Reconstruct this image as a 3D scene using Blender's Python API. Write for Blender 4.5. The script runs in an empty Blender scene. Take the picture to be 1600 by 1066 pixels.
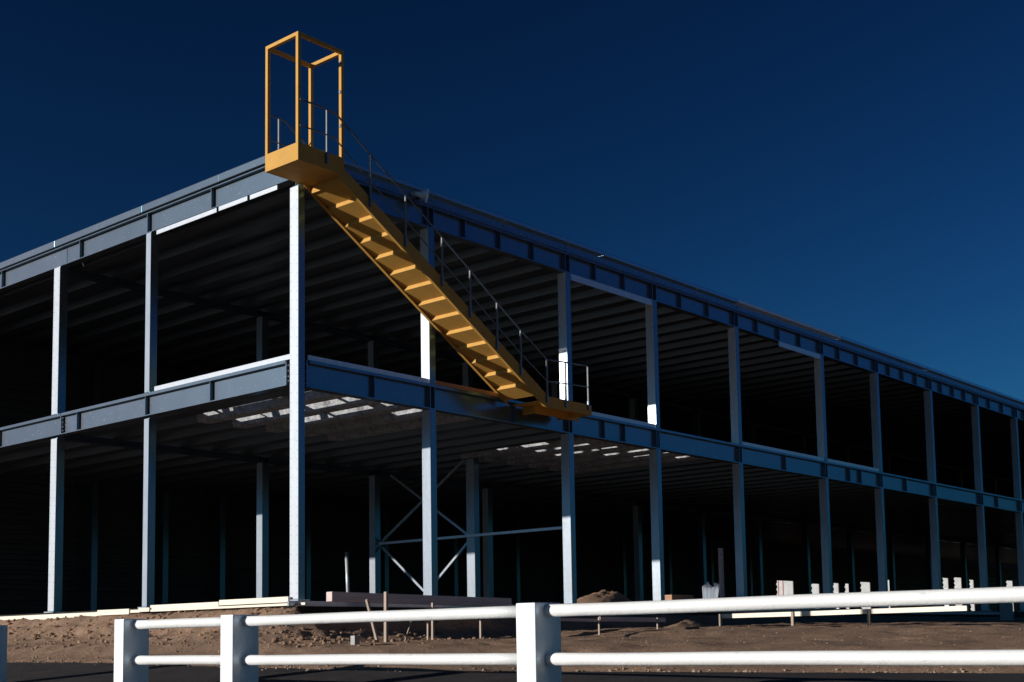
import bpy, bmesh, math, random
from mathutils import Vector, Matrix, noise

random.seed(7)
D = bpy.data
scene = bpy.context.scene
col = scene.collection
R = math.radians

# ------------------------------------------------------------------ camera
cam_d = D.cameras.new("camera")
cam_d.sensor_fit = 'HORIZONTAL'
cam_d.sensor_width = 36.0
cam_d.lens = 2024.51 / 1600.0 * 36.0
cam_d.shift_y = (798.71 - 533.0) / 1600.0
cam_d.clip_start = 0.1
cam_d.clip_end = 6000.0
cam = D.objects.new("camera", cam_d)
col.objects.link(cam)
yaw, pitch, roll = R(40.8611), R(5.6359), R(-0.9265)
F = Vector((math.cos(yaw) * math.cos(pitch), math.sin(yaw) * math.cos(pitch), math.sin(pitch)))
R0 = Vector((math.sin(yaw), -math.cos(yaw), 0.0))
U0 = R0.cross(F)
RR = R0 * math.cos(roll) + U0 * math.sin(roll)
UU = U0 * math.cos(roll) - R0 * math.sin(roll)
m3 = Matrix((RR, UU, -F)).transposed()
cam.matrix_world = Matrix.Translation((-14.655, -17.6305, -0.7463)) @ m3.to_4x4()
scene.camera = cam

# ------------------------------------------------------------------ sky, sun, exposure
SUN_AZ, SUN_EL = R(28.0), R(12.5)            # from -X towards +Y, and above the horizon
sdir = Vector((-math.cos(SUN_AZ) * math.cos(SUN_EL), math.sin(SUN_AZ) * math.cos(SUN_EL), math.sin(SUN_EL)))
world = D.worlds.new("World")
scene.world = world
world.use_nodes = True
wn, wl = world.node_tree.nodes, world.node_tree.links
for n in list(wn):
    wn.remove(n)
sky = wn.new('ShaderNodeTexSky')
sky.sky_type = 'NISHITA'
sky.sun_disc = False
sky.sun_elevation = SUN_EL
sky.sun_rotation = math.atan2(sdir.x, sdir.y)
sky.altitude = 800.0
sky.air_density = 1.0
sky.dust_density = 2.5
sky.ozone_density = 4.0
gam = wn.new('ShaderNodeGamma')              # a polarised, deep blue sky: the same curve over the whole dome
gam.inputs[1].default_value = 2.2
tint = wn.new('ShaderNodeMix')
tint.data_type = 'RGBA'
tint.blend_type = 'MULTIPLY'
tint.inputs[0].default_value = 1.0
tint.inputs[7].default_value = (0.115, 0.176, 0.143, 1.0)
cap = wn.new('ShaderNodeMix')
cap.data_type = 'RGBA'
cap.blend_type = 'DARKEN'
cap.inputs[0].default_value = 1.0
cap.inputs[7].default_value = (1.1, 4.2, 7.5, 1.0)
bg = wn.new('ShaderNodeBackground')
bg.inputs[1].default_value = 0.06
wo = wn.new('ShaderNodeOutputWorld')
wl.new(sky.outputs[0], gam.inputs[0])
wl.new(gam.outputs[0], tint.inputs[6])
wl.new(tint.outputs[2], cap.inputs[6])
wl.new(cap.outputs[2], bg.inputs[0])
wl.new(bg.outputs[0], wo.inputs[0])

sun_d = D.lights.new("sun", 'SUN')
sun_d.energy = 5.0
sun_d.angle = R(0.53)
sun_d.color = (1.0, 0.945, 0.87)
sun = D.objects.new("sun", sun_d)
sun.rotation_euler = sdir.to_track_quat('Z', 'Y').to_euler()
sun.location = (-30, 10, 30)
col.objects.link(sun)

vs = scene.view_settings
vs.view_transform = 'Standard'
vs.look = 'None'
vs.exposure = 0.0
vs.gamma = 1.0
scene.cycles.max_bounces = 8
scene.cycles.diffuse_bounces = 3
scene.cycles.use_denoising = True
scene.cycles.sample_clamp_indirect = 4.0


# ------------------------------------------------------------------ materials
def mat(name, base, rough=0.6, metal=0.0, var=0.25, scale=3.0, spec=0.5, streak=None, bump=0.0, bscale=40.0,
        dirt=None, dirt_lo=0.55, dirt_hi=0.75, dirt_scale=1.2, rvar=0.0, gloss=None, rnd=0.0, specks=0.0):
    m = D.materials.new(name)
    m.use_nodes = True
    nt = m.node_tree
    N, L = nt.nodes, nt.links
    b = N['Principled BSDF']
    tc = N.new('ShaderNodeTexCoord')
    mp = N.new('ShaderNodeMapping')
    if streak:
        mp.inputs['Scale'].default_value = streak
    L.new(tc.outputs['Object'], mp.inputs[0])
    nz = N.new('ShaderNodeTexNoise')
    nz.inputs['Scale'].default_value = scale
    nz.inputs['Detail'].default_value = 6.0
    nz.inputs['Roughness'].default_value = 0.65
    L.new(mp.outputs[0], nz.inputs['Vector'])
    ramp = N.new('ShaderNodeValToRGB')
    ramp.color_ramp.elements[0].position = 0.3
    ramp.color_ramp.elements[1].position = 0.7
    lo = tuple(c * (1 - var) for c in base) + (1,)
    hi = tuple(min(1.0, c * (1 + var)) for c in base) + (1,)
    ramp.color_ramp.elements[0].color = lo
    ramp.color_ramp.elements[1].color = hi
    L.new(nz.outputs['Fac'], ramp.inputs[0])
    out = ramp.outputs[0]
    if dirt:
        n2 = N.new('ShaderNodeTexNoise')
        n2.inputs['Scale'].default_value = dirt_scale
        n2.inputs['Detail'].default_value = 9.0
        n2.inputs['Roughness'].default_value = 0.7
        L.new(tc.outputs['Object'], n2.inputs['Vector'])
        mr = N.new('ShaderNodeMapRange')
        mr.inputs[1].default_value = dirt_lo
        mr.inputs[2].default_value = dirt_hi
        L.new(n2.outputs['Fac'], mr.inputs[0])
        mx = N.new('ShaderNodeMix')
        mx.data_type = 'RGBA'
        L.new(mr.outputs[0], mx.inputs[0])
        L.new(out, mx.inputs[6])
        mx.inputs[7].default_value = tuple(dirt) + (1,)
        out = mx.outputs[2]
    if specks > 0:                         # chipped primer, splashes
        n4 = N.new('ShaderNodeTexNoise')
        n4.inputs['Scale'].default_value = 26.0
        n4.inputs['Detail'].default_value = 3.0
        L.new(tc.outputs['Object'], n4.inputs['Vector'])
        m4 = N.new('ShaderNodeMapRange')
        m4.inputs[1].default_value = specks
        m4.inputs[2].default_value = specks + 0.03
        L.new(n4.outputs['Fac'], m4.inputs[0])
        x4 = N.new('ShaderNodeMix')
        x4.data_type = 'RGBA'
        L.new(m4.outputs[0], x4.inputs[0])
        L.new(out, x4.inputs[6])
        x4.inputs[7].default_value = (0.5, 0.5, 0.5, 1)
        out = x4.outputs[2]
    if rnd > 0:                            # each piece from its own paint batch
        oi = N.new('ShaderNodeObjectInfo')
        m5 = N.new('ShaderNodeMapRange')
        m5.inputs[3].default_value = 1 - rnd
        m5.inputs[4].default_value = 1 + rnd
        L.new(oi.outputs['Random'], m5.inputs[0])
        x5 = N.new('ShaderNodeVectorMath')
        x5.operation = 'SCALE'
        L.new(out, x5.inputs[0])
        L.new(m5.outputs[0], x5.inputs['Scale'])
        out = x5.outputs[0]
    L.new(out, b.inputs['Base Color'])
    b.inputs['Roughness'].default_value = rough
    if rvar > 0:
        r2 = N.new('ShaderNodeMapRange')
        r2.inputs[3].default_value = max(0.05, rough - rvar)
        r2.inputs[4].default_value = min(1.0, rough + rvar)
        L.new(nz.outputs['Fac'], r2.inputs[0])
        L.new(r2.outputs[0], b.inputs['Roughness'])
    b.inputs['Metallic'].default_value = metal
    b.inputs['Specular IOR Level'].default_value = spec
    if bump > 0:
        n3 = N.new('ShaderNodeTexNoise')
        n3.inputs['Scale'].default_value = bscale
        n3.inputs['Detail'].default_value = 8.0
        n3.inputs['Roughness'].default_value = 0.7
        L.new(tc.outputs['Object'], n3.inputs['Vector'])
        bp = N.new('ShaderNodeBump')
        bp.inputs['Strength'].default_value = bump
        bp.inputs['Distance'].default_value = 0.05
        L.new(n3.outputs['Fac'], bp.inputs['Height'])
        L.new(bp.outputs[0], b.inputs['Normal'])
    if gloss:                              # a smooth enamel skin over the matt body
        fac, gcol, gr = gloss
        gl = N.new('ShaderNodeBsdfGlossy')
        gl.inputs['Color'].default_value = tuple(gcol) + (1,)
        gl.inputs['Roughness'].default_value = gr
        nb = N.new('ShaderNodeTexNoise')
        nb.inputs['Scale'].default_value = 1.3
        nb.inputs['Detail'].default_value = 4.0
        L.new(tc.outputs['Object'], nb.inputs['Vector'])
        bq = N.new('ShaderNodeBump')
        bq.inputs['Strength'].default_value = 0.25
        bq.inputs['Distance'].default_value = 0.02
        L.new(nb.outputs['Fac'], bq.inputs['Height'])
        L.new(bq.outputs[0], gl.inputs['Normal'])
        ms = N.new('ShaderNodeMixShader')
        ms.inputs[0].default_value = fac
        L.new(b.outputs[0], ms.inputs[1])
        L.new(gl.outputs[0], ms.inputs[2])
        L.new(ms.outputs[0], N['Material Output'].inputs[0])
    return m


M = {}
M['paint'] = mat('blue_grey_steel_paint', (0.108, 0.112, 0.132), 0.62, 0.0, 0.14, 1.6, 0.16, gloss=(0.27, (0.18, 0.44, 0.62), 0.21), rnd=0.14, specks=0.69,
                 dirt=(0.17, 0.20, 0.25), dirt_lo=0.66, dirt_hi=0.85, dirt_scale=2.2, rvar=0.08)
M['paint_shade'] = mat('shaded_steel_paint', (0.04, 0.055, 0.085), 0.6, 0.0, 0.2, 1.6, 0.2, gloss=(0.2, (0.3, 0.5, 0.7), 0.2))  # interior shade put into the colour: darker copy of the frame paint
M['galv'] = mat('galvanised_sheet', (0.60, 0.62, 0.66), 0.6, 0.0, 0.10, 7.0, 0.2, gloss=(0.22, (0.75, 0.85, 0.95), 0.24), streak=(1, 1, 0.25), rvar=0.1,
                dirt=(0.42, 0.41, 0.4), dirt_lo=0.58, dirt_hi=0.85, dirt_scale=3.0)
M['trim'] = mat('blue_grey_edge_trim', (0.14, 0.17, 0.22), 0.55, 0.0, 0.15, 3.0, 0.2, gloss=(0.36, (0.45, 0.72, 0.92), 0.24), rnd=0.12)
M['galv_dull'] = mat('dull_galvanised_sheet', (0.36, 0.40, 0.46), 0.62, 0.0, 0.14, 6.0, 0.2, streak=(1, 1, 0.25), gloss=(0.2, (0.6, 0.7, 0.8), 0.2))
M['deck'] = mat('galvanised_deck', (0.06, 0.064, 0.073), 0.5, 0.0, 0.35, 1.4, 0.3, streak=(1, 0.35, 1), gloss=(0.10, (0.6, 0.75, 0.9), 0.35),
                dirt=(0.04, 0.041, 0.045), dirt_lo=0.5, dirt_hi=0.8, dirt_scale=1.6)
M['deck_lit'] = mat('deck_lit_patch', (0.46, 0.47, 0.49), 0.55, 0.1, 0.35, 9.0, 0.3, bump=1.0, bscale=14,
                        dirt=(0.12, 0.125, 0.13), dirt_lo=0.50, dirt_hi=0.72, dirt_scale=3.5)  # deck copy painted lighter and mottled to imitate sun patches on ribs
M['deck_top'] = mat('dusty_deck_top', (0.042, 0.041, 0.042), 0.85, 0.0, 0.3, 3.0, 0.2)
M['yellow'] = mat('mustard_yellow_paint', (0.575, 0.315, 0.076), 0.65, 0.0, 0.08, 2.0, 0.12,
                  dirt=(0.42, 0.23, 0.07), dirt_lo=0.55, dirt_hi=0.85, dirt_scale=6.0, rvar=0.06)
M['pipe'] = mat('grey_handrail_pipe', (0.24, 0.25, 0.28), 0.6, 0.0, 0.12, 8.0, 0.2)
M['rail_dark'] = mat('dark_handrail_pipe', (0.075, 0.09, 0.11), 0.5, 0.0, 0.15, 8.0, gloss=(0.2, (0.4, 0.55, 0.7), 0.2))
M['fence'] = mat('white_fence_paint', (0.86, 0.86, 0.85), 0.55, 0.0, 0.025, 6.0, 0.3,
                 dirt=(0.36, 0.33, 0.29), dirt_lo=0.61, dirt_hi=0.82, dirt_scale=8.0, bump=0.2, bscale=22, gloss=(0.14, (0.6, 0.8, 1.0), 0.3))
M['dirt'] = mat('brown_dirt', (0.33, 0.215, 0.148), 0.95, 0.0, 0.34, 2.2, 0.1, bump=0.9, bscale=16,
                dirt=(0.17, 0.118, 0.09), dirt_lo=0.48, dirt_hi=0.72, dirt_scale=0.55)
M['clod'] = mat('dirt_clods', (0.34, 0.22, 0.148), 0.95, 0.0, 0.3, 6.0, 0.1, bump=0.6, bscale=50)
M['stone'] = mat('small_stones', (0.30, 0.225, 0.17), 0.9, 0.0, 0.3, 9.0, 0.2)
M['asphalt'] = mat('dark_asphalt', (0.040, 0.036, 0.037), 0.9, 0.0, 0.3, 3.0, 0.2, bump=0.5, bscale=90,
                   dirt=(0.06, 0.048, 0.042), dirt_lo=0.55, dirt_hi=0.8, dirt_scale=0.5)
M['cream'] = mat('cream_form_board', (0.82, 0.75, 0.63), 0.6, 0.0, 0.08, 5.0, 0.3, streak=(1, 0.2, 4),
                 dirt=(0.42, 0.34, 0.26), dirt_lo=0.6, dirt_hi=0.85, dirt_scale=2.5)
M['timber'] = mat('weathered_timber', (0.64, 0.52, 0.49), 0.75, 0.0, 0.2, 4.0, 0.2, streak=(0.2, 1, 5))
M['stake'] = mat('stake_timber', (0.40, 0.32, 0.26), 0.75, 0.0, 0.2, 8.0, 0.2, streak=(3, 3, 0.3))
M['concrete'] = mat('pale_concrete', (0.42, 0.40, 0.38), 0.85, 0.0, 0.15, 6.0, 0.2, bump=0.3, bscale=60)
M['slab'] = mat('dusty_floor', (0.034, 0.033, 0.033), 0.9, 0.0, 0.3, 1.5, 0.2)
M['clad'] = mat('dark_wall_cladding', (0.075, 0.062, 0.06), 0.6, 0.0, 0.2, 2.0, 0.3)
M['white_wall'] = mat('white_render', (0.44, 0.45, 0.45), 0.7, 0.0, 0.15, 2.0, 0.2)
M['red'] = mat('red_paint', (0.45, 0.09, 0.05), 0.6, 0.0, 0.1, 2.0, 0.3)
M['bolt'] = mat('bolt_steel', (0.45, 0.46, 0.48), 0.35, 0.5, 0.2, 20.0)
M['screw'] = mat('screw_steel', (0.22, 0.22, 0.24), 0.5, 0.3, 0.2, 20.0)
M['horn'] = mat('white_enamel', (0.85, 0.87, 0.9), 0.3, 0.0, 0.08, 8.0)
M['rust'] = mat('rusty_board', (0.42, 0.24, 0.15), 0.8, 0.0, 0.25, 5.0, 0.2, streak=(0.3, 1, 3))


# ------------------------------------------------------------------ mesh helpers
class MB:
    def __init__(self):
        self.v, self.f = [], []

    def poly(self, pts, faces):
        o = len(self.v)
        self.v += [tuple(p) for p in pts]
        self.f += [tuple(o + i for i in f) for f in faces]

    def box(self, x0, x1, y0, y1, z0, z1):
        self.poly([(x0, y0, z0), (x1, y0, z0), (x1, y1, z0), (x0, y1, z0), (x0, y0, z1), (x1, y0, z1), (x1, y1, z1), (x0, y1, z1)],
                  [(3, 2, 1, 0), (4, 5, 6, 7), (0, 1, 5, 4), (1, 2, 6, 5), (2, 3, 7, 6), (3, 0, 4, 7)])
        return self

    def prism_y(self, prof, y0, y1):
        """profile of (x, z) points, counter-clockwise seen from -Y, swept along Y"""
        n = len(prof)
        pts = [(x, y0, z) for x, z in prof] + [(x, y1, z) for x, z in prof]
        fs = [tuple(range(n)), tuple(reversed(range(n, 2 * n)))]
        for i in range(n):
            j = (i + 1) % n
            fs.append((j, i, n + i, n + j))
        self.poly(pts, fs)
        return self

    def bar(self, a, b, w, h, up=(0, 0, 1)):
        """square-section bar from a to b"""
        a, b = Vector(a), Vector(b)
        d = (b - a).normalized()
        u = Vector(up)
        s = d.cross(u)
        if s.length < 1e-5:
            s = d.cross(Vector((1, 0, 0)))
        s.normalize()
        t = s.cross(d)
        pts = []
        for p in (a, b):
            for i, j in ((-1, -1), (1, -1), (1, 1), (-1, 1)):
                pts.append(p + s * (w / 2 * i) + t * (h / 2 * j))
        self.poly(pts, [(3, 2, 1, 0), (4, 5, 6, 7), (0, 1, 5, 4), (1, 2, 6, 5), (2, 3, 7, 6), (3, 0, 4, 7)])
        return self

    def tube(self, pts, r, n=10, cap=True):
        pts = [Vector(p) for p in pts]
        o = len(self.v)
        for k, p in enumerate(pts):
            if k == 0:
                d = pts[1] - pts[0]
            elif k == len(pts) - 1:
                d = pts[-1] - pts[-2]
            else:
                d = (pts[k] - pts[k - 1]).normalized() + (pts[k + 1] - pts[k]).normalized()
            d.normalize()
            s = d.cross(Vector((0, 0, 1)))
            if s.length < 1e-4:
                s = d.cross(Vector((1, 0, 0)))
            s.normalize()
            t = s.cross(d)
            rr = r[k] if isinstance(r, (list, tuple)) else r
            for i in range(n):
                a = 2 * math.pi * i / n
                self.v.append(tuple(p + s * (rr * math.cos(a)) + t * (rr * math.sin(a))))
        for k in range(len(pts) - 1):
            for i in range(n):
                j = (i + 1) % n
                self.f.append((o + k * n + j, o + k * n + i, o + (k + 1) * n + i, o + (k + 1) * n + j))
        if cap:
            self.f.append(tuple(o + i for i in range(n)))
            e = o + (len(pts) - 1) * n
            self.f.append(tuple(e + i for i in reversed(range(n))))
        return self

    def mesh(self, name, m, smooth=False, bevel=0.0):
        me = D.meshes.new(name)
        me.from_pydata(self.v, [], self.f)
        me.materials.append(M[m] if isinstance(m, str) else m)
        bm = bmesh.new()
        bm.from_mesh(me)
        bmesh.ops.recalc_face_normals(bm, faces=bm.faces)
        if bevel > 0:
            es = [e for e in bm.edges if len(e.link_faces) == 2 and e.calc_face_angle(0) > 0.6]
            bmesh.ops.bevel(bm, geom=es, offset=bevel, segments=2, affect='EDGES', profile=0.6, clamp_overlap=True)
        if smooth:
            for f in bm.faces:
                f.smooth = True
        bm.to_mesh(me)
        bm.free()
        return me


def link(name, me, parent=None, loc=None, kind=None):
    o = D.objects.new(name, me)
    col.objects.link(o)
    if loc is not None:
        o.location = loc
    if parent is not None:
        o.parent = parent
        t = parent
        base = Vector((0, 0, 0))
        while t is not None:
            base = base + t.location if t.parent is None else base
            t = t.parent
        # meshes are modelled in world coordinates; the root empties carry only a translation
        if parent.parent is None:
            o.matrix_parent_inverse = Matrix.Translation(-parent.location)
    if kind:
        o['kind'] = kind
    return o


def thing(name, loc, label, cat, group=None):
    o = D.objects.new(name, None)
    o.empty_display_size = 0.3
    o.location = loc
    col.objects.link(o)
    tag(o, label, cat, group)
    return o


def tag(o, label, cat, group=None):
    o['label'] = label
    o['category'] = cat
    if group:
        o['group'] = group
    return o


def build(name, mb, m, parent=None, smooth=False, bevel=0.0, kind=None, loc=None):
    return link(name, mb.mesh(name, m, smooth, bevel), parent, loc, kind)


def single(name, mb, m, label, cat, group=None, smooth=False, bevel=0.0):
    """one mesh thing whose origin sits at its own base"""
    xs = [v[0] for v in mb.v]
    ys = [v[1] for v in mb.v]
    zs = [v[2] for v in mb.v]
    c = Vector(((min(xs) + max(xs)) / 2, (min(ys) + max(ys)) / 2, min(zs)))
    mb.v = [tuple(Vector(v) - c) for v in mb.v]
    o = link(name, mb.mesh(name, m, smooth, bevel), None, c)
    return tag(o, label, cat, group)


# ------------------------------------------------------------------ terrain
def lerp_tab(t, x):
    if x <= t[0][0]:
        return t[0][1]
    for (a, b), (c, d) in zip(t, t[1:]):
        if x <= c:
            s = (x - a) / (c - a)
            s = s * s * (3 - 2 * s) * 0.5 + s * 0.5
            return b + (d - b) * s
    return t[-1][1]


def road_z(x, y):
    return -1.03 + 0.015 * max(-24.0, min(2.5, y)) - 0.11 * max(0.0, min(2.6, -2.9 - x))


def edge_dist(x, y):
    """how far beyond the asphalt edge, towards the building"""
    w = 0.10 * noise.noise(Vector((x * 0.9, y * 0.9, 3.1))) + 0.05 * noise.noise(Vector((x * 3.1, y * 3.1, 8.7)))
    e1 = x + 2.85 + w
    e2 = (x + 2.8) * 0.89 + (y + 5.6) * 0.455 + w
    k = 0.6
    h = max(k - abs(e1 - e2), 0.0) / k
    return min(e1, e2) - h * h * k * 0.25


RISE = [(-1.5, -0.35), (-0.25, -0.09), (0.0, -0.02), (0.25, 0.03), (1.45, 0.26), (3.6, 0.30), (7, 0.34), (9, 0.46), (12, 0.50), (22, 0.62)]
BANK_L = [(0.0, -0.13), (0.18, -0.16), (0.5, -0.34), (1.0, -0.60), (1.5, -0.80), (2.2, -1.2), (3.5, -3.0)]
BANK_R = [(0.0, -0.22), (0.3, -0.30), (0.8, -0.55), (1.3, -0.72), (2.2, -1.2), (3.5, -3.0)]


def ground_z(x, y):
    dx = max(-x, 0.0, x - 88)
    dy = max(-y, 0.0, y - 16.6)
    if dx == 0 and dy == 0:
        return -0.22
    d = math.hypot(dx, dy)
    e = edge_dist(x, y)
    z = road_z(x, y) + lerp_tab(RISE, e)
    far = max(0.0, min(1.0, (max(abs(x), abs(y)) - 100) / 200))
    wl_ = dx / (dx + dy + 1e-4)
    zb = lerp_tab(BANK_L, d) * wl_ + lerp_tab(BANK_R, d) * (1 - wl_)
    k = 0.16
    h = max(k - abs(z - zb), 0.0) / k
    z = max(z, zb) + h * h * k * 0.25
    if e > -0.05:
        amp = min(1.0, max(0.0, e) / 0.6)
        bank = max(0.0, 1.0 - abs(d - 0.75) / 0.9)
        p = Vector((x, y, 0.3))
        n1 = noise.fractal(p * 1.1, 0.9, 2.1, 4)
        n2 = noise.fractal(p * 5.2, 0.8, 2.2, 4)
        z += amp * (0.030 * n1 + (0.010 + 0.040 * bank) * n2)
        # ruts running along the yard
        z += amp * 0.012 * math.sin((y * 0.9 + x * 0.35 + 0.7 * n1) * 3.0) * min(1.0, d / 3.0)
    return z * (1 - far) + (-1.2) * far


def axis(segs):
    out = []
    for a, b, s in segs:
        n = max(1, int(round((b - a) / s)))
        out += [a + (b - a) * i / n for i in range(n)]
    out.append(segs[-1][1])
    return out


xs = axis([(-4500, -300, 1400), (-300, -30, 45), (-30, -9, 2.6), (-9, -4.2, 0.4), (-4.2, 0.15, 0.055), (0.15, 13, 0.13), (13, 30, 0.35), (30, 90, 5), (90, 300, 35), (300, 4500, 1400)])
ys = axis([(-4500, -300, 1400), (-300, -40, 40), (-40, -14, 2), (-14, -3.5, 0.10), (-3.5, 0.12, 0.06), (0.12, 12, 0.075), (12, 17, 0.8), (17, 90, 8), (90, 300, 35), (300, 4500, 1400)])
gv = [(x, y, ground_z(x, y)) for y in ys for x in xs]
nx = len(xs)
gf = [(j * nx + i, j * nx + i + 1, (j + 1) * nx + i + 1, (j + 1) * nx + i) for j in range(len(ys) - 1) for i in range(nx - 1)]
gm = D.meshes.new('ground')
gm.from_pydata(gv, [], gf)
gm.materials.append(M['dirt'])
for p in gm.polygons:
    p.use_smooth = True
g = link('ground', gm, kind='structure')

# asphalt yard: a sheet that follows the road level and stops at a ragged edge
rx = axis([(-260, -30, 23), (-30, -6, 2.0), (-6, 1.5, 0.1), (1.5, 20, 0.8)])
ry = axis([(-300, -40, 26), (-40, -14, 1.6), (-14, 7, 0.1), (7, 30, 1.5), (30, 260, 23)])
rv, rf, idx = [], [], {}
for j in range(len(ry) - 1):
    for i in range(len(rx) - 1):
        xm, ym = (rx[i] + rx[i + 1]) / 2, (ry[j] + ry[j + 1]) / 2
        if edge_dist(xm, ym) < 0.0:
            q = []
            for a, b in ((i, j), (i + 1, j), (i + 1, j + 1), (i, j + 1)):
                if (a, b) not in idx:
                    idx[(a, b)] = len(rv)
                    x, y = rx[a], ry[b]
                    e = edge_dist(x, y)
                    if abs(e) < 0.12:      # pull border vertices onto the edge line
                        x -= e * 0.7
                    rv.append((x, y, road_z(x, y) - 0.012 - 0.02 * max(0.0, 1 + min(0.0, e) / 0.25)))
                q.append(idx[(a, b)])
            rf.append(tuple(q))
rm = D.meshes.new('road')
rm.from_pydata(rv, [], rf)
rm.materials.append(M['asphalt'])
for p in rm.polygons:
    p.use_smooth = True
road = link('road', rm, kind='structure')


# clods and pebbles
def rock(mb, x, y, z, r):
    o = len(mb.v)
    ico = [(0, 0, -1), (.72, -.53, -.45), (-.28, -.85, -.45), (-.89, 0, -.45), (-.28, .85, -.45), (.72, .53, -.45), (.28, -.85, .45),
           (-.72, -.53, .45), (-.72, .53, .45), (.28, .85, .45), (.89, 0, .45), (0, 0, 1)]
    fc = [(0, 1, 2), (1, 0, 5), (0, 2, 3), (0, 3, 4), (0, 4, 5), (1, 5, 10), (2, 1, 6), (3, 2, 7), (4, 3, 8), (5, 4, 9), (1, 10, 6), (2, 6, 7), (3, 7, 8), (4, 8, 9),
          (5, 9, 10), (6, 10, 11), (7, 6, 11), (8, 7, 11), (9, 8, 11), (10, 9, 11)]
    sx, sy, sz = (random.uniform(0.6, 1.4) for _ in range(3))
    a = random.uniform(0, 6.28)
    ca, sa = math.cos(a), math.sin(a)
    for px, py, pz in ico:
        k = r * random.uniform(0.75, 1.2)
        qx, qy = px * sx, py * sy
        mb.v.append((x + k * (qx * ca - qy * sa), y + k * (qx * sa + qy * ca), z + k * pz * sz * 0.75))
    mb.f += [tuple(o + i for i in f) for f in fc]


cl, st = MB(), MB()
for _ in range(1500):
    if random.random() < 0.72:
        y = random.uniform(-2.0, 11)
        x = -abs(random.gauss(0.85, 0.55))
        if x < -2.6:
            continue
    else:
        x = random.uniform(-1.6, 4.5)
        y = -abs(random.gauss(1.1, 0.8))
    r = 0.010 + 0.045 * random.random() ** 3
    rock(cl, x, y, ground_z(x, y) + r * 0.2, r)
for _ in range(900):
    x, y = random.uniform(-2.9, 13), random.uniform(-11.5, -0.6)
    if edge_dist(x, y) < -0.35:
        continue
    r = 0.004 + 0.014 * random.random() ** 3
    z = ground_z(x, y) if edge_dist(x, y) > 0 else road_z(x, y) - 0.01
    rock(st, x, y, z + r * 0.3, r)
for _ in range(500):
    t = random.uniform(-12, 6)
    x0 = -2.85 if t > -5.6 else -2.85 + (-5.6 - t) * 0.511
    x = x0 + random.gauss(0.02, 0.16)
    r = 0.008 + 0.025 * random.random() ** 3
    rock(st, x, t, max(ground_z(x, t), road_z(x, t) - 0.02) + r * 0.3, r)
o = build('dirt_clods', cl, 'clod', kind='stuff')
tag(o, 'loose brown dirt clods strewn over the bank below the slab', 'dirt')
o = build('pebbles', st, 'stone', kind='stuff')
tag(o, 'small pale pebbles scattered over the dirt yard', 'gravel')

# ------------------------------------------------------------------ the steel frame building
XB, YB = 88.0, 16.3                 # far ends
Z1, Z2, Z3, Z3L, Z4 = 3.78, 4.28, 7.447, 7.61, 8.213
bld = thing('steel_frame_building', (0, 0, 0), 'two-storey blue-grey steel frame building with open bays and dark decked ceilings', 'building')

RX = [3.32, 7.70, 11.12, 14.95, 19.75, 23.42, 27.55, 31.70, 35.60, 39.6, 43.5, 47.6, 51.6, 55.6, 59.6]


def screws_on_x(mb, x, ys_, z0, z1, step=0.168, r=0.0085):
    for yy in ys_:
        z = z0 + 0.09 + random.uniform(0, 0.05)
        while z < z1 - 0.05:
            o_ = len(mb.v)
            n = 6
            for k in range(n):
                a = 2 * math.pi * k / n
                mb.v.append((x, yy + r * math.cos(a), z + r * math.sin(a)))
            for k in range(n):
                a = 2 * math.pi * k / n
                mb.v.append((x - 0.006, yy + 0.7 * r * math.cos(a), z + 0.7 * r * math.sin(a)))
            for k in range(n):
                j = (k + 1) % n
                mb.f.append((o_ + k, o_ + j, o_ + n + j, o_ + n + k))
            mb.f.append(tuple(o_ + n + k for k in range(n)))
            z += step * random.uniform(0.97, 1.03)


def column(x0, x1, y0, y1, z0, z1, plate='galv', pmat=None, base=True, screws=True, paint='paint'):
    c = build('column', MB().box(x0, x1, y0, y1, z0, z1), paint, bld, bevel=0.006)
    if plate:
        p = MB().box(x0 - 0.004, x0 - 0.0005, y0 + 0.004, y1 - 0.004, z0 + 0.012, z1 - 0.012)
        build('cover_plate', p, plate, c)
        if screws:
            s = MB()
            screws_on_x(s, x0 - 0.004, (y0 + 0.035, y1 - 0.035), z0, z1)
            build('screws', s, 'screw', c, kind='stuff')
    if base:
        build('base_plate', MB().box(x0 - 0.06, x1 + 0.06, y0 - 0.06, y1 + 0.06, z0 - 0.025, z0), 'galv_dull', c)
    return c


# corner column runs through both storeys
column(0.0, 0.145, 0.0, 0.235, 0.0, 7.45)
# left facade columns
for yl, wy, wx, pl, sc in ((4.62, 0.17, 0.17, 'galv_dull', False), (8.12, 0.25, 0.19, 'galv', True), (11.95, 0.2, 0.19, 'galv', False), (15.6, 0.2, 0.19, 'galv', False)):
    column(0.0, wx, yl, yl + wy, 0.0, Z1 - 0.0, pl, screws=sc)
    column(0.0, wx, yl, yl + wy, Z2 + 0.02, Z3L, pl, screws=sc, base=False)
# right facade columns
for i, x in enumerate(RX):
    pl = 'galv' if i < 5 else 'galv_dull'
    column(x, x + 0.165, 0.0, 0.235, 0.0, Z1, 'galv_dull', screws=i < 6)
    column(x, x + 0.165, 0.0, 0.235, Z2 + 0.0, Z3, pl, screws=i < 6, base=False)
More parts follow.
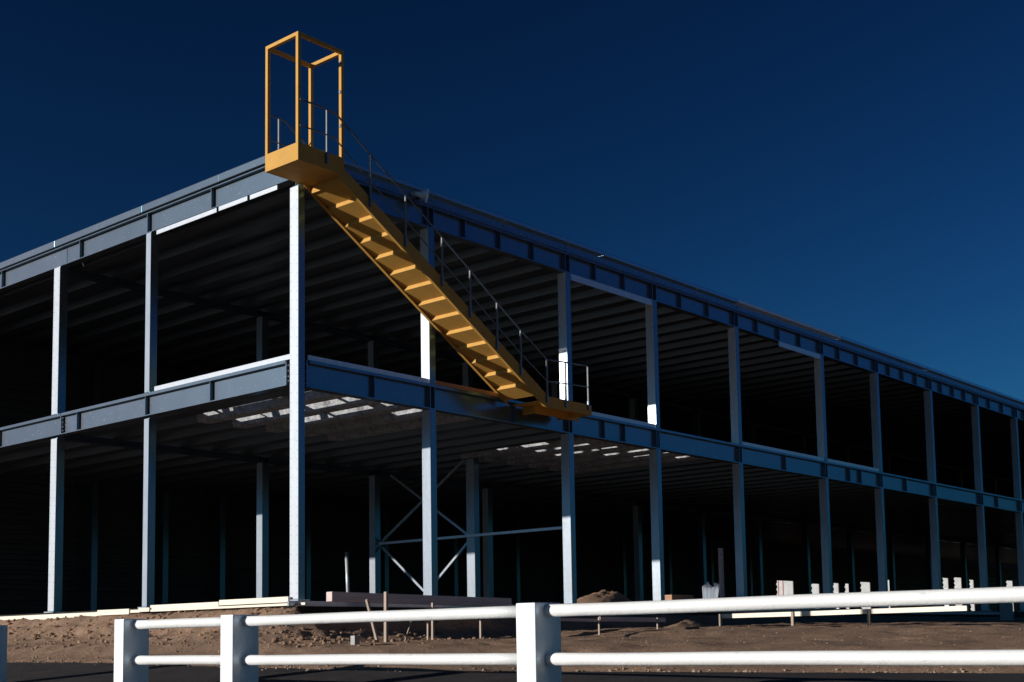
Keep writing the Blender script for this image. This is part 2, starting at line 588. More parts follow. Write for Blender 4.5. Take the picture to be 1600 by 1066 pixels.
# interior columns, second and third row
IX = [5.78, 9.6, 14.2, 18.0, 21.92, 25.96, 30.03, 33.9, 37.9, 42.0, 46.2, 50.5, 55.2, 59.4, 63.6, 67.8, 72.0, 76.2, 80.4, 84.6]
IU = [5.76, 9.58, 13.4, 17.6, 21.87, 25.87, 29.8, 33.92, 37.89, 41.98, 46.2, 50.5, 55.2, 59.4, 63.6, 67.8, 72.0, 76.2, 80.4, 84.6]
for i, (x, u) in enumerate(zip(IX, IU)):
    column(x - 0.2, x, 8.1, 8.33, 0.0, 3.76, 'galv_dull' if i < 5 else None, screws=i < 2, paint='paint_shade')
    column(u - 0.2, u, 8.1, 8.33, 4.09, 7.49, 'galv_dull' if i < 5 else None, screws=i < 2, base=False, paint='paint_shade')
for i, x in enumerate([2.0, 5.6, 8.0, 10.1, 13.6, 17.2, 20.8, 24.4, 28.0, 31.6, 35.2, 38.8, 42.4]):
    column(x, x + 0.2, 15.95, 16.15, 0.0, 7.4, None, paint='paint_shade')
column(9.6, 9.79, 4.62, 4.9, 0.0, 3.89, 'galv_dull', paint='paint_shade')

# ---- beams of the right facade
STIFF_MID = [1.85, 5.9, 9.05, 9.85, 11.2, 17.45, 21.35, 22.1, 25.35, 27.5, 31.6, 33.3, 35.6]
STIFF_ROOF = []
ext = [0.2] + RX
npan = [2, 4, 3, 3, 4, 3, 4, 4, 3, 4, 4, 4, 4, 4, 4]
for a, b, n in zip(ext, ext[1:], npan):
    STIFF_ROOF += [a + (b - a) * k / n for k in range(1, n + 1)]


def sag(x, amp, seed):
    return amp * noise.noise(Vector((x * 0.31, seed, 0.0)))


def beam_x(x0, x1, y0, z0, z1, tf_t, tf_b, wid, stiffs, name='beam', paint='paint', web_y=None, seed=0.0):
    """I-beam along X; outer flange edge at y0"""
    wy = y0 + wid * 0.5 if web_y is None else web_y
    mb = MB()
    n = max(1, int((x1 - x0) / 0.9))
    for k in range(n):
        a, b = x0 + (x1 - x0) * k / n, x0 + (x1 - x0) * (k + 1) / n
    mb.box(x0, x1, y0, y0 + wid, z1 - tf_t, z1)
    mb.box(x0, x1, y0 + 0.005, y0 + wid, z0, z0 + tf_b)
    mb.box(x0, x1, wy - 0.007, wy + 0.007, z0 + tf_b, z1 - tf_t)
    o_ = build(name, mb, paint, bld)
    for s in stiffs:
        if x0 < s < x1:
            link('stiffener', stiff_mesh(wy - 0.007 - y0 - 0.008, z1 - tf_t - z0 - tf_b, paint), o_, (s, y0 + 0.008, z0 + tf_b))
    return o_


_sm = {}


def stiff_mesh(d, h, paint, axis_='x'):
    k = (round(d, 4), round(h, 4), paint, axis_)
    if k not in _sm:
        if axis_ == 'x':
            mb = MB().box(-0.008, 0.008, 0, d, 0.001, h - 0.001)
        else:
            mb = MB().box(0, d, -0.008, 0.008, 0.001, h - 0.001)
        _sm[k] = mb.mesh('stiffener', paint)
    return _sm[k]


segs = [(0.26, 7.78), (7.79, 15.03), (15.04, 23.50), (23.51, 31.78), (31.79, 43.6), (43.61, 60.0)]
colst = [x + 0.02 for x in RX] + [x + 0.145 for x in RX]
for k, (a, b) in enumerate(segs):
    beam_x(a, b, 0.0, Z1, Z2, 0.055, 0.022, 0.2, STIFF_MID + colst)
    beam_x(a if k else 0.02, b, 0.0, Z3, 7.875, 0.02, 0.02, 0.2, STIFF_ROOF + [x + 0.165 for x in RX])
for xs_, n_ in ((7.785, 4), (15.035, 4), (23.505, 4), (31.785, 4)):
    sp = build('splice_plate', MB().box(xs_ - 0.14, xs_ + 0.14, 0.079, 0.0915, Z1 + 0.09, Z2 - 0.12), 'paint', bld)
    q = MB()
    for dx_ in (-0.1, -0.04, 0.04, 0.1):
        for k in range(n_):
            zz = Z1 + 0.125 + k * 0.075
            q.tube([(xs_ + dx_, 0.079, zz), (xs_ + dx_, 0.063, zz)], 0.012, 6)
    build('bolts', q, 'bolt', sp, kind='stuff')
# bolted end plate at the corner
e = build('end_plate', MB().box(0.2, 0.225, 0.02, 0.2, Z1, Z2), 'paint', bld)
bb = MB()
for z in (3.86, 3.96, 4.08, 4.2):
    bb.tube([(0.19, 0.05, z), (0.25, 0.05, z)], 0.014, 6)
    bb.tube([(0.19, 0.15, z), (0.25, 0.15, z)], 0.014, 6)
build('bolts', bb, 'bolt', e, kind='stuff')

# ---- eave: channel with a row of bolts, shadow gap, pressed roof edge
build('eave_channel', MB().box(0.02, 60, -0.012, 0.12, 7.8765, 8.045), 'paint', bld)
build('eave_channel_lip', MB().box(0.02, 60, -0.035, -0.0125, 7.90, 7.935), 'paint', bld)
bb = MB()
x = 0.5
k = 0
while x < 37:
    zz = 7.955
    bb.tube([(x, -0.013, zz), (x, -0.03, zz)], 0.012 if k % 3 else 0.017, 6)
    x += 0.235
    k += 1
for x in [3.4, 7.75, 11.2, 15.05, 5.6, 13.1, 17.3, 19.8]:
    for zz in (8.0, 8.1, 8.15):
        bb.tube([(x + random.uniform(-.05, .05), -0.013, zz), (x, -0.055, zz)], 0.013, 6)
build('eave_bolts', bb, 'bolt', bld, kind='stuff')
trim = MB()
for a, b in ((-0.04, 3.4), (3.402, 9.1), (9.102, 15.1), (15.102, 21.0), (21.002, 27.4), (27.402, 33.2), (33.202, 39), (39.002, 60)):
    dz = random.uniform(-0.008, 0.008)
    pr = MB()
    pr.box(a, b, -0.046, 0.3, 8.118 + dz, Z4 + dz)
    build('roof_edge_trim', pr, 'galv' if 14 < a < 16 else 'trim', bld, bevel=0.012)

# ---- beams of the left facade


def beam_y(y0, y1, z0, z1, tf_t, tf_b, stiffs, wid=0.2):
    mb = MB()
    mb.box(0.0, wid, y0, y1, z1 - tf_t, z1)
    mb.box(0.005, wid, y0, y1, z0, z0 + tf_b)
    mb.box(0.088, 0.102, y0, y1, z0 + tf_b, z1 - tf_t)
    o_ = build('beam', mb, 'paint', bld)
    for s in stiffs:
        if y0 < s < y1:
            link('stiffener', stiff_mesh(0.079, z1 - tf_t - z0 - tf_b, 'paint', 'y'), o_, (0.008, s, z0 + tf_b))
    return o_


LST = [2.62, 4.78, 7.35, 10.75, 13.0]
for a, b in ((0.36, 7.98), (8.0, 16.3)):
    ob = beam_y(a, b, 3.836, 4.30, 0.06, 0.018, LST)
    e = build('end_plate', MB().box(0.01, 0.19, a - 0.012, a + 0.012, 3.85, 4.29), 'paint', ob)
    q = MB()
    for z in (3.92, 4.0, 4.1, 4.2):
        q.tube([(0.045, a - 0.045, z), (0.045, a + 0.03, z)], 0.014, 6)
    build('bolts', q, 'bolt', ob, kind='stuff')
    beam_y(a - (0.3 if a < 1 else 0), b, Z3L, 8.045, 0.02, 0.018, LST)
for a, b in ((0.3, 2.3), (2.302, 4.9), (4.902, 8.3), (8.302, 16.3)):
    dz = random.uniform(-0.006, 0.006)
    build('roof_edge_trim', MB().box(-0.046, 0.3, a, b, 8.065 + dz, Z4 + dz), 'paint', bld, bevel=0.01)
# pale flashing strips: under the left roof beam, along the floor edge, under the right roof beam
for a, b, z in ((0.62, 1.42, 7.545), (1.50, 2.38, 7.55), (2.45, 4.45, 7.545)):
    build('flashing', MB().box(0.012, 0.03, a, b, z - 0.03, z + 0.055), 'galv', bld)
for a, b in ((0.26, 1.05), (1.055, 2.7), (2.705, 4.48)):
    build('flashing', MB().box(0.02, 0.06, a, b, 4.302, 4.395), 'galv', bld)
for a, b, m_ in ((0.24, 1.5, 'galv'), (1.502, 3.3, 'galv'), (3.5, 5.75, 'rust'), (7.9, 9.4, 'galv'), (9.402, 11.1, 'galv'), (15.15, 17.6, 'galv'), (17.602, 19.72, 'galv'),
                 (19.95, 23.35, 'galv')):
    build('flashing', MB().box(a, b, 0.02, 0.05, 4.282, 4.375), m_, bld)
for a, b in ((7.9, 9.3), (9.305, 11.08), (17.3, 19.72)):
    build('flashing', MB().box(a, b, 0.01, 0.028, 7.30, 7.445), 'galv', bld)

# ---- ground slab and its edge boards
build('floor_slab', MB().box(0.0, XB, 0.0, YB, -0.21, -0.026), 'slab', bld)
for a, b, z0, z1, x0 in ((6.05, 16.2, -0.20, -0.06, -0.10), (5.05, 6.2, -0.135, -0.025, -0.13), (4.70, 5.03, -0.11, -0.05, -0.11), (4.35, 4.72, -0.10, -0.02, -0.13),
                         (2.18, 4.38, -0.06, 0.025, -0.085), (0.18, 2.16, -0.045, 0.055, -0.085), (-0.30, 4.36, -0.105, -0.062, -0.105)):
    build('edge_board', MB().box(x0, x0 + 0.045, a, b, z0, z1), 'cream', bld, bevel=0.006)
build('edge_board', MB().box(-0.3, 5.6, -0.10, -0.06, -0.12, -0.03), 'galv_dull', bld)
build('edge_board', MB().box(5.62, 34, -0.10, -0.06, -0.16, -0.05), 'timber', bld)

# ---- mid floor deck: trapezoidal ribs along Y with panels between
PITCH = 0.9
rib = MB().prism_y([(-0.15, 0.0), (0.15, 0.0), (0.2, 0.16), (-0.2, 0.16)], 0.22, YB - 0.35)
rib_lit = MB().prism_y([(-0.15, 0.0), (0.15, 0.0), (0.2, 0.16), (-0.2, 0.16)], 0.22, 5.0).mesh('deck_rib', 'deck_lit')  # lighter rib length for the painted sun patches
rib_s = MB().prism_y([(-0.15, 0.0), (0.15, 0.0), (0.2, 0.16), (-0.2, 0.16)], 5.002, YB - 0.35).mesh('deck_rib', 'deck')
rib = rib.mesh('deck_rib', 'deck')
panA = MB().box(-0.2, 0.2, 0.22, YB - 0.35, 0.162, 0.18).mesh('deck_panel', 'deck_top')
NR = int((XB - 0.9) / PITCH)
gapw = (0.2, PITCH - 0.2)
SUN_GAPS = {0: [(0.5, 1.75), (2.2, 2.35), (2.5, 4.3), (4.4, 4.8)], 1: [(0.45, 1.5), (1.6, 2.6), (2.8, 4.0), (4.05, 4.9)], 2: [(0.5, 1.35), (1.7, 2.9), (3.0, 4.1)], 3: [(0.3, 0.9), (1.1, 2.0)], 4: [(0.3, 0.9)],
        9: [(2.3, 3.1), (3.25, 3.9)], 10: [(1.7, 2.2), (2.35, 3.4)], 11: [(1.5, 2.0), (2.1, 3.5)], 12: [(0.8, 1.1), (1.2, 2.6)], 13: [(0.5, 0.8), (0.9, 2.3)], 14: [(0.6, 1.6)]}  # gaps added to the deck to let sun streak the rib sides
for k in range(NR):
    x = 0.7 + PITCH * k
    if (k - 1) in SUN_GAPS:
        link('deck_rib', rib_lit, bld, (x, 0, 3.90))
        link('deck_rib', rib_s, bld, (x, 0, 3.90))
    else:
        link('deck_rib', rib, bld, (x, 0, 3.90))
    if k < 40:
        link('deck_panel', panA, bld, (x, 0, 3.90))
        y = 0.22
        for a, b in SUN_GAPS.get(k, []) + [(YB - 0.35, None)]:
            build('deck_panel', MB().box(x + gapw[0] + 0.001, x + gapw[1] - 0.001, y, a, 4.064, 4.076), 'deck_top', bld)
            y = b
            if b is not None:              # the open strip lies beside the next rib only
                build('deck_panel', MB().box(x + gapw[0] + 0.001, x + gapw[0] + random.uniform(0.02, 0.16), a + 0.001, b - 0.001, 4.064, 4.076), 'deck_top', bld)
build('deck_panel', MB().box(0.21, 0.7 - 0.202, 0.22, YB - 0.35, 4.064, 4.076), 'deck_top', bld)
build('deck_panel', MB().box(0.7 + PITCH * 40 - 0.7, XB, 0.22, YB - 0.35, 4.062, 4.08), 'deck_top', bld)
# ---- roof deck
for k in range(NR):
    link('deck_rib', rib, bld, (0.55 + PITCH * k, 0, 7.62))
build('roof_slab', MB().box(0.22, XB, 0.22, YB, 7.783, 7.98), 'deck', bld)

# ---- interior beams, bracing
for z0, z1, xs_ in ((3.76, 3.895, IX), (7.49, 7.615, IU)):
    for a, b in ((0.2, 14.0), (14.01, 30.0), (30.01, 46.2), (46.21, 67.8), (67.81, 87.8)):
        beam_x(a, b, 8.12, z0, z1, 0.02, 0.02, 0.2, xs_ + [x - 0.2 for x in xs_], paint='paint_shade')
xb = 9.62
for a, b in (((xb, 8.04, 1.95), (xb, 4.93, 3.88)), ((xb, 7.75, 3.74), (xb, 4.95, 1.95)), ((xb, 8.04, 1.80), (xb, 5.75, 0.0)), ((xb, 4.95, 1.72), (xb, 7.05, 0.0))):
    off = 0.06 if a[2] > 2 or a[1] < 5 else -0.02
    build('brace', MB().bar((a[0] + off, a[1], a[2]), (b[0] + off, b[1], b[2]), 0.045, 0.06), 'galv_dull', bld)
build('strut', MB().bar((xb - 0.1, 8.09, 1.885), (xb - 0.1, 1.55, 1.885), 0.05, 0.065), 'galv', bld)

# ---- back wall of ribbed cladding with low openings
def clad(x0, x1, z0, z1):
    mb = MB()
    prof, z = [], z0
    i = 0
    while z < z1 - 0.01:
        prof.append((YB + 0.10 + (0.0, 0.0, 0.045, 0.045)[i % 4], z))
        z += (0.14, 0.03, 0.08, 0.03)[i % 4]
        i += 1
    prof.append((YB + 0.10, z1))
    pts = [(x0, y, z) for y, z in prof] + [(x1, y, z) for y, z in prof]
    n = len(prof)
    mb.poly(pts, [(k, n + k, n + k + 1, k + 1) for k in range(n - 1)])
    mb.box(x0, x1, YB + 0.16, YB + 0.2, z0, z1)
    build('wall_cladding', mb, 'clad', bld)


x = 0.0
while x < XB:
    clad(x, x + 7.98, 3.12, 8.0)
    x += 8.0
build('girt', MB().box(0.0, XB, YB + 0.155, YB + 0.28, 3.06, 3.2), 'clad', bld)
GAPS = [(45.84, 47.68, 2.09), (49.64, 50.58, 2.00), (52.19, 52.9, 2.09), (53.6, 54.2, 2.09), (55.6, 56.9, 2.23), (58.62, 59.79, 2.43), (66.6, 67.2, 2.74), (67.45, 68.4, 2.76),
        (69.3, 70.6, 2.84), (71.9, 72.7, 2.74), (78.7, 80.0, 2.85), (81.5, 83.2, 3.02)]
x = 0.0
for a, b, zt in GAPS + [(XB, None, None)]:
    clad(x, a, 0.0, 3.1)
    if b:
        clad(a + 0.002, b - 0.002, zt, 3.1)
        x = b

# ------------------------------------------------------------------ staircase
Y0s, Y1s = -0.95, -0.062
stair = thing('steel_staircase', (3.0, -0.5, 4.0), 'mustard yellow steel staircase with open cage at its top, running down the facade', 'staircase')
PX0, PX1, PZ0, PZ1 = -0.80, 0.245, 7.45, 7.76
bx0, bz0 = 0.17, 7.345        # upper bend of the lower edge
bx1, bz1 = 5.76, 3.993      # lower bend of the lower edge
sl = (bz1 - bz0) / (bx1 - bx0)
# platform: four side plates and a floor
pf = build('platform', MB().box(PX0 + 0.012, PX1 - 0.012, Y0s + 0.012, Y1s - 0.012, PZ0 + 0.004, PZ0 + 0.02), 'yellow', stair)
build('side_plate', MB().box(PX0, PX0 + 0.011, Y0s, Y1s, PZ0, PZ1), 'yellow', pf)
build('side_plate', MB().box(PX0 + 0.0115, PX1, Y0s, Y0s + 0.011, PZ0, PZ1), 'yellow', pf)
build('side_plate', MB().box(PX0 + 0.0115, PX1, Y1s - 0.011, Y1s, PZ0, PZ1), 'yellow', pf)
build('floor_plate', MB().box(PX0 + 0.012, PX1, Y0s + 0.012, Y1s - 0.012, PZ1 - 0.06, PZ1 - 0.05), 'yellow', pf)

build('end_plate', MB().box(0.215, 0.2315, Y0s + 0.0125, Y1s - 0.0125, 7.315, PZ1 - 0.062), 'yellow', pf)
for ya_, yb_ in ((Y0s, Y0s + 0.011), (Y1s - 0.011, Y1s)):
    build('gusset', MB().prism_y([(0.06, PZ0 - 0.001), (PX1, 7.302), (PX1, PZ0 - 0.001)], ya_, yb_), 'yellow', pf)


def stringer(y0, y1, xend, landing):
    top = 0.26                    # vertical depth of the channel
    prof = [(PX1 + 0.001, bz0 + (PX1 - bx0) * sl)]
    if landing:
        prof += [(bx1, bz1), (7.30, bz1 + 0.018), (7.30, bz1 + 0.235), (5.84, bz1 + 0.235)]
        tx = 5.84
        tz = bz1 + 0.235
    else:
        prof += [(xend, bz0 + (xend - bx0) * sl), (xend, bz0 + (xend - bx0) * sl + 0.15)]
        tx, tz = xend, bz0 + (xend - bx0) * sl + top
        prof[-1] = (tx, tz)
    prof += [(PX1 + 0.001 + 0.0, bz0 + (PX1 - bx0) * sl + top + 0.01)]
    mb = MB().prism_y(prof, y0, y1)
    return build('stringer', mb, 'yellow', stair)


s1 = stringer(Y0s, Y0s + 0.014, None, True)
s2 = stringer(Y1s - 0.014, Y1s, 5.54, False)
# lower flanges of the two stringers
for s, y0, y1, xe in ((s1, Y0s + 0.0145, Y0s + 0.055, bx1 - 0.03), (s2, Y1s - 0.055, Y1s - 0.0145, 5.5)):
    z_ = lambda x: bz0 + (x - bx0) * sl
    pr = [(0.26, z_(0.26) + 0.001), (xe, z_(xe) + 0.001), (xe, z_(xe) + 0.014), (0.26, z_(0.26) + 0.014)]
    build('flange', MB().prism_y(pr, y0, y1), 'yellow', s)
# treads with closed risers
tm = MB()
ty0, ty1 = Y0s + 0.016, Y1s - 0.016
tm.prism_y([(0, 0), (0.3775, -0.158), (0.3775, 0.0695), (0, 0.0695)], ty0, ty1)     # formed pan: lip, sloping underside, flat tread
tm.box(0.36, 0.40, ty0, ty1, 0.070, 0.077)
tread = tm.mesh('tread', 'yellow')
for k in range(15):
    x = 0.232 + 0.378 * k
    z = bz0 + (x - bx0) * sl + 0.014
    if x < 5.5:
        link('tread', tread, stair, (x, 0, z))
# landing: floor plate, end plate, bracket under it
ld = build('landing', MB().box(5.78, 7.285, Y0s + 0.016, -0.004, bz1 + 0.16, bz1 + 0.175), 'yellow', stair)
build('end_plate', MB().box(7.286, 7.30, Y0s + 0.0145, -0.004, bz1 + 0.02, bz1 + 0.235), 'yellow', ld)
build('bracket', MB().box(6.12, 7.62, -0.345, -0.33, 3.985, 4.165), 'yellow', ld)
build('bracket', MB().box(6.12, 6.135, -0.329, -0.002, 3.985, 4.165), 'yellow', ld)
# cage
cg = 0.062
CZ = 9.735
for x in (PX0, PX1 - cg):
    for y in (Y0s, Y1s - cg):
        build('cage_post', MB().box(x, x + cg, y, y + cg, PZ1 + 0.001, CZ - cg - 0.001), 'yellow', stair)
for x in (PX0, PX1 - cg):
    build('cage_rail', MB().box(x, x + cg, Y0s, Y1s, CZ - cg, CZ), 'yellow', stair)
for y in (Y0s, Y1s - cg):
    build('cage_rail', MB().box(PX0 + cg + 0.001, PX1 - cg - 0.001, y, y + cg, CZ - cg, CZ), 'yellow', stair)
for z in (9.50, 8.96, 8.34):
    build('hinge', MB().box(PX1 - cg - 0.012, PX1 - cg - 0.001, Y0s + 0.01, Y0s + 0.05, z - 0.03, z + 0.03), 'pipe', stair)
# outer railing
yr = Y0s - 0.028
posts = [(-0.175, 7.54, 8.50), (0.85, 7.02, 7.98), (1.728, 6.485, 7.45), (2.687, 5.93, 6.868), (3.464, 5.465, 6.39), (4.238, 4.95, 5.892), (4.95, 4.54, 5.455),
         (5.77, 4.09, 4.975), (6.385, 4.06, 5.012), (7.155, 4.10, 5.045)]
for x, z0, z1 in posts:
    p = build('railing_post', MB().bar((x, yr, z0 + 0.19), (x, yr, z1), 0.03, 0.03, up=(1, 0, 0)), 'pipe', stair)
    build('clamp', MB().bar((x, yr + 0.004, z0), (x, yr + 0.004, z0 + 0.189), 0.032, 0.04, up=(1, 0, 0)), 'rail_dark', p)
bb = MB()
for x, z0, z1 in posts:
    for dz in (0.045, 0.145):
        bb.tube([(x, yr - 0.012, z0 + dz), (x, yr - 0.026, z0 + dz)], 0.011, 6)
build('clamp_bolts', bb, 'bolt', stair, kind='stuff')
top = [(-0.775, 8.505), (-0.175, 8.505), (0.06, 8.475)] + [(x, z1) for x, z0, z1 in posts[1:]]
mid = [(-0.775, 8.055), (-0.175, 8.055), (0.03, 8.035), (0.85, 7.475)] + [(x, z1 - 0.475 + (0.03 if x > 5 else 0)) for x, z0, z1 in posts[2:]]
build('handrail', MB().tube([(x, yr, z + 0.012) for x, z in top], 0.017, 8), 'rail_dark', stair, smooth=True)
build('middle_rail', MB().tube([(x, yr, z) for x, z in mid], 0.013, 8), 'rail_dark', stair, smooth=True)
# inner railing
yi = Y1s + 0.018
inn = [(-0.76, 8.53), (-0.48, 8.525), (-0.34, 8.51), (0.1, 8.24), (0.6, 7.93)]
build('handrail', MB().tube([(x, yi, z) for x, z in inn], 0.015, 8), 'rail_dark', stair, smooth=True)
build('middle_rail', MB().tube([(-0.76, yi, 8.08), (-0.34, yi, 8.06), (0.3, yi, 7.68)], 0.012, 8), 'rail_dark', stair, smooth=True)
build('railing_post', MB().bar((-0.48, yi, 7.63), (-0.48, yi, 8.515), 0.03, 0.03, up=(1, 0, 0)), 'pipe', stair)
build('railing_post', MB().bar((0.58, yi, 7.2), (0.58, yi, 7.93), 0.03, 0.03, up=(1, 0, 0)), 'pipe', stair)

# ------------------------------------------------------------------ horn loudspeaker on the eave
hc = Vector((2.98, -0.20, 7.965))
horn = thing('horn_loudspeaker', (2.98, -0.05, 7.9), 'small pale horn-shaped fitting mounted on the roof edge beside the stair', 'loudspeaker')


def lathe(mb, c, ax, prof, n=18):
    ax = Vector(ax).normalized()
    s = ax.cross(Vector((0, 0, 1))).normalized()
    t = s.cross(ax)
    o_ = len(mb.v)
    for d, r in prof:
        for i in range(n):
            a = 2 * math.pi * i / n
            mb.v.append(tuple(c + ax * d + s * (r * math.cos(a)) + t * (r * math.sin(a))))
    for k in range(len(prof) - 1):
        for i in range(n):
            j = (i + 1) % n
            mb.f.append((o_ + k * n + i, o_ + k * n + j, o_ + (k + 1) * n + j, o_ + (k + 1) * n + i))
    return mb


hx = (0.62, -0.74, -0.2)
build('bell', lathe(MB(), hc, hx, [(-0.17, 0.0), (-0.17, 0.045), (-0.10, 0.05), (-0.03, 0.075), (0.05, 0.115), (0.075, 0.145), (0.085, 0.145), (0.06, 0.11), (0.0, 0.07), (-0.05, 0.0)]),
      'horn', horn, smooth=True)
build('driver', lathe(MB(), hc, hx, [(-0.28, 0.0), (-0.28, 0.04), (-0.175, 0.052), (-0.172, 0.0)]), 'galv_dull', horn, smooth=True)
build('bracket', MB().bar(hc + Vector((0.05, 0.02, 0)), hc + Vector((0.06, 0.19, 0.0)), 0.03, 0.06), 'pipe', horn)

# ------------------------------------------------------------------ white pipe-rail fence
fence = thing('pipe_rail_fence', (-5.28, -8.0, -1.2), 'white fence of square concrete posts and two thick pipe rails before the yard', 'fence')


def fence_post(y0, y1, ztop, parent):
    mb = MB().box(-5.47, -5.09, y0, y1, -1.6, ztop)
    return mb


for y0, y1 in ((-3.17, -2.96), (-5.41, -5.18), (-9.945, -9.71)):
    build('post', fence_post(y0, y1, -0.415, None), 'fence', fence, bevel=0.012)
RZ = (-0.49, -0.938)
for ya, yb in ((-5.181, -3.169), (-9.711, -5.409), (-24.0, -9.944)):
    for z in RZ:
        n = max(6, int((yb - ya) / 0.4))
        pts = []
        for k in range(n + 1):
            y = yb + (ya - yb) * k / n
            pts.append((-5.28 + 0.004 * noise.noise(Vector((y * 0.7, z, 1))), y, z + 0.005 * noise.noise(Vector((y * 0.6, z, 5)))))
        build('rail', MB().tube(pts, 0.058, 28), 'fence', fence, smooth=True)
for y0 in (-24.2,):
    build('post', fence_post(y0, y0 + 0.23, -0.415, None), 'fence', fence, bevel=0.012)
single('fence_post', fence_post(0.455, 0.665, -0.425, None), 'fence', 'lone white concrete fence post at left edge of the gap in the fence', 'post', bevel=0.012)

# ------------------------------------------------------------------ site clutter
# long folded channel beam lying in front of the corner
lb = MB()
a, b = Vector((-0.17, -1.0, 0.012)), Vector((4.43, -1.0, -0.043))
lb.bar(a, b, 0.15, 0.165)
o = single('timber_beam', lb, 'timber', 'long grey-pink beam lying on stakes in front of the corner column', 'beam', bevel=0.012)


def stake(p0, p1, label, group=None, w=0.05):
    mb = MB().bar(p0, p1, w, w * 0.8, up=(1, 0, 0))
    return single('stake', mb, 'stake', label, 'stake', group, bevel=0.004)


stake((0.567, -1.6, -0.85), (0.575, -1.6, 0.085), 'tallest upright wooden stake standing before the grey-pink beam', w=0.06)
stake((0.40, -1.6, -0.85), (0.133, -1.6, -0.05), 'leaning wooden stake left of the tallest stake', w=0.05)
stake((1.695, -1.6, -0.75), (1.702, -1.6, -0.09), 'short wooden stake under the right half of the grey-pink beam', w=0.045)
stake((2.945, -1.6, -0.85), (2.95, -1.6, -0.38), 'short wooden stake below the right end of the grey-pink beam', w=0.04)
stake((1.42, -1.75, -0.85), (1.43, -1.75, -0.40), 'small stake left of the one under the beam middle', w=0.035)
stake((0.72, -1.9, -0.76), (1.05, -1.75, -0.36), 'thin bent rod leaning up beside the tallest stake', w=0.025)
# grey form boards parallel with the facade on stakes
def board(p0, p1, h, t, m, label, group=None):
    mb = MB().bar(p0, p1, t, h)
    return single('form_board', mb, m, label, 'board', group, bevel=0.004)


board((2.75, -3.0, -0.40), (4.85, -2.85, -0.425), 0.055, 0.04, 'timber', 'grey form board on thin stakes just right of the nearest fence post')
board((4.9, -2.85, -0.40), (7.40, -2.62, -0.41), 0.085, 0.04, 'timber', 'grey form board on stakes, right neighbour of the one by the post')
for x, y, lab in ((3.1, -3.06, 'thin stake holding the left end of the grey form boards'), (4.75, -2.92, 'thin stake where the two grey form boards meet'),
                  (6.95, -2.72, 'thin stake near the right end of the grey form boards')):
    stake((x, y - 0.03, ground_z(x, y) - 0.1), (x, y - 0.03, -0.37), lab, w=0.035)
# cream boards facing the sun
crp = [(11.3, -1.55, -0.30), (11.05, -3.55, -0.30), (10.62, -5.55, -0.295), (10.31, -7.75, -0.293)]
lab = ['cream form board on stakes, leftmost of the three sunlit ones', 'middle one of the three sunlit cream form boards on stakes', 'cream form board, rightmost and nearest of the three sunlit ones']
for k in range(3):
    p, q = Vector(crp[k]), Vector(crp[k + 1])
    d = (q - p) * 0.006
    board(p + d, q - d, 0.10, 0.045, 'cream', lab[k])
for (x, y, z), l in zip(crp[:3] + crp[3:], ['wooden stake at the left end of the sunlit cream boards', 'wooden stake between the left and middle cream boards',
                                           'wooden stake between the middle and right cream boards', 'wooden stake at the right end of the cream boards']):
    if l.endswith('right end of the cream boards'):
        continue
    stake((x - 0.05, y, ground_z(x, y) - 0.12), (x - 0.05, y, -0.25), l, w=0.06)
# small concrete block and scrap on the bank
single('concrete_block', MB().box(-1.0, -0.89, -2.55, -2.45, -0.80, -0.655), 'concrete', 'small pale concrete block lying on dirt before the bank', 'block', bevel=0.01)
bt = MB().bar((-0.95, 6.85, -0.74), (-0.30, 6.25, -0.28), 0.02, 0.07)
single('broken_lath', bt, 'stake', 'thin pale lath lying slantwise on the sunlit dirt bank', 'lath')


def mound(x, y, rx_, ry_, h, label, seed):
    n = 26
    mb = MB()
    z0 = ground_z(x, y) - 0.02 if y < 0 else -0.06
    vs_ = []
    for j in range(n + 1):
        for i in range(n + 1):
            u, v = i / n * 2 - 1, j / n * 2 - 1
            r2 = min(1.0, math.hypot(u, v))
            hh = h * (1 - r2 * r2) ** 1.5 + 0.35 * h * (noise.fractal(Vector((u * 2.2 + seed, v * 2.2, 0)), 0.7, 2.2, 4)) * (1 - r2)
            vs_.append((x + u * rx_, y + v * ry_, z0 + max(0.0, hh)))
    fs = [(j * (n + 1) + i, j * (n + 1) + i + 1, (j + 1) * (n + 1) + i + 1, (j + 1) * (n + 1) + i) for j in range(n) for i in range(n)]
    mb.poly(vs_, fs)
    return single('dirt_mound', mb, 'dirt', label, 'dirt mound', smooth=True)


mound(9.8, 0.75, 1.35, 0.8, 0.40, 'low dirt mound inside the open bay right of the bracket column', 2.0)
mound(9.2, -2.0, 0.9, 0.4, 0.16, 'small brown dirt heap left of the sunlit cream boards', 5.0)
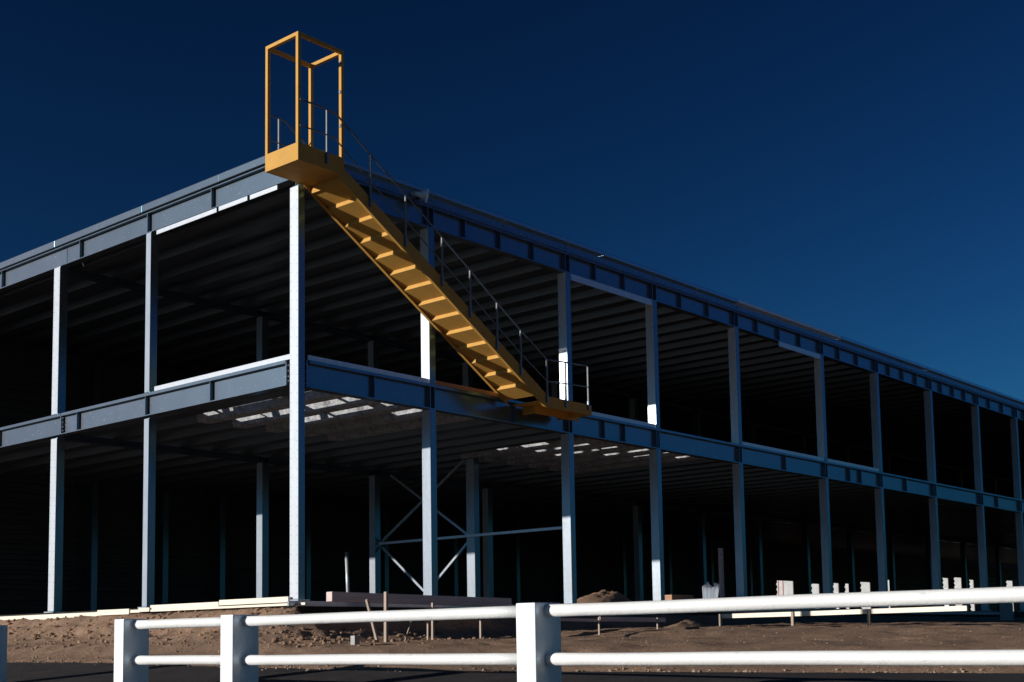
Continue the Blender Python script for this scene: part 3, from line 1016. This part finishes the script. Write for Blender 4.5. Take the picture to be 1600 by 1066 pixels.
# crumpled sheet standing in the bay
cs = MB()
n = 9
for i in range(n):
    u = i / (n - 1)
    y = 0.2 - 0.36 * u
    x = 13.3 + (0.14 if i % 2 else 0.0)
    ztop = (0.50, 0.62, 0.60, 0.48, 0.44, 0.52, 0.58, 0.54, 0.40)[i]
    cs.v += [(x, y, -0.02), (x + (0.03 if i % 2 else -0.03), y - 0.10 * u, ztop)]
for i in range(n - 1):
    cs.f.append((2 * i, 2 * i + 2, 2 * i + 3, 2 * i + 1))
o = single('crumpled_sheet', cs, 'galv', 'crumpled shiny metal sheet standing between two ground floor columns', 'metal sheet')
md = o.modifiers.new('thick', 'SOLIDIFY')
md.thickness = 0.012
single('loose_post', MB().box(14.7, 14.8, 0.5, 0.6, -0.02, 1.55), 'timber', 'short free-standing post in the bay behind the crumpled sheet', 'post', bevel=0.006)
single('stacked_planks', MB().box(12.7, 13.7, 0.75, 1.1, -0.026, 0.30), 'rust', 'dark low stack of planks left of the crumpled sheet', 'planks', bevel=0.01)
# leaning pale pole inside and concrete post at the far right
single('leaning_pole', MB().tube([(9.25, 9.0, -0.026), (9.2, 9.03, 1.7)], 0.05, 8), 'galv', 'pale pole standing on the ground floor right of the corner column', 'pole', smooth=True)
single('concrete_post', MB().box(25.0, 25.35, -3.2, -2.9, -0.75, 0.1), 'concrete', 'pale concrete post at the right edge below the fence rail', 'post', bevel=0.02)

# ------------------------------------------------------------------ warehouse seen through the back openings
wh = thing('white_warehouse', (110, 40, -0.3), 'bright white warehouse wall seen through the low openings at the back', 'warehouse')
build('wall', MB().box(95, 130, 16.5, 70, -1.3, 6.5), 'white_wall', wh)
build('roof', MB().box(94.5, 130.5, 16.0, 70.5, 6.502, 6.9), 'clad', wh)
for y in (43.4, 43.9):
    build('stripe', MB().box(94.96, 94.998, y, y + 0.06, -1.0, 6.0), 'red', wh)
for y in (37.5, 33.6, 30.2, 26.9, 23.6):
    build('door', MB().box(94.95, 94.998, y, y + 0.9, -1.0, 3.0), 'galv_dull', wh)
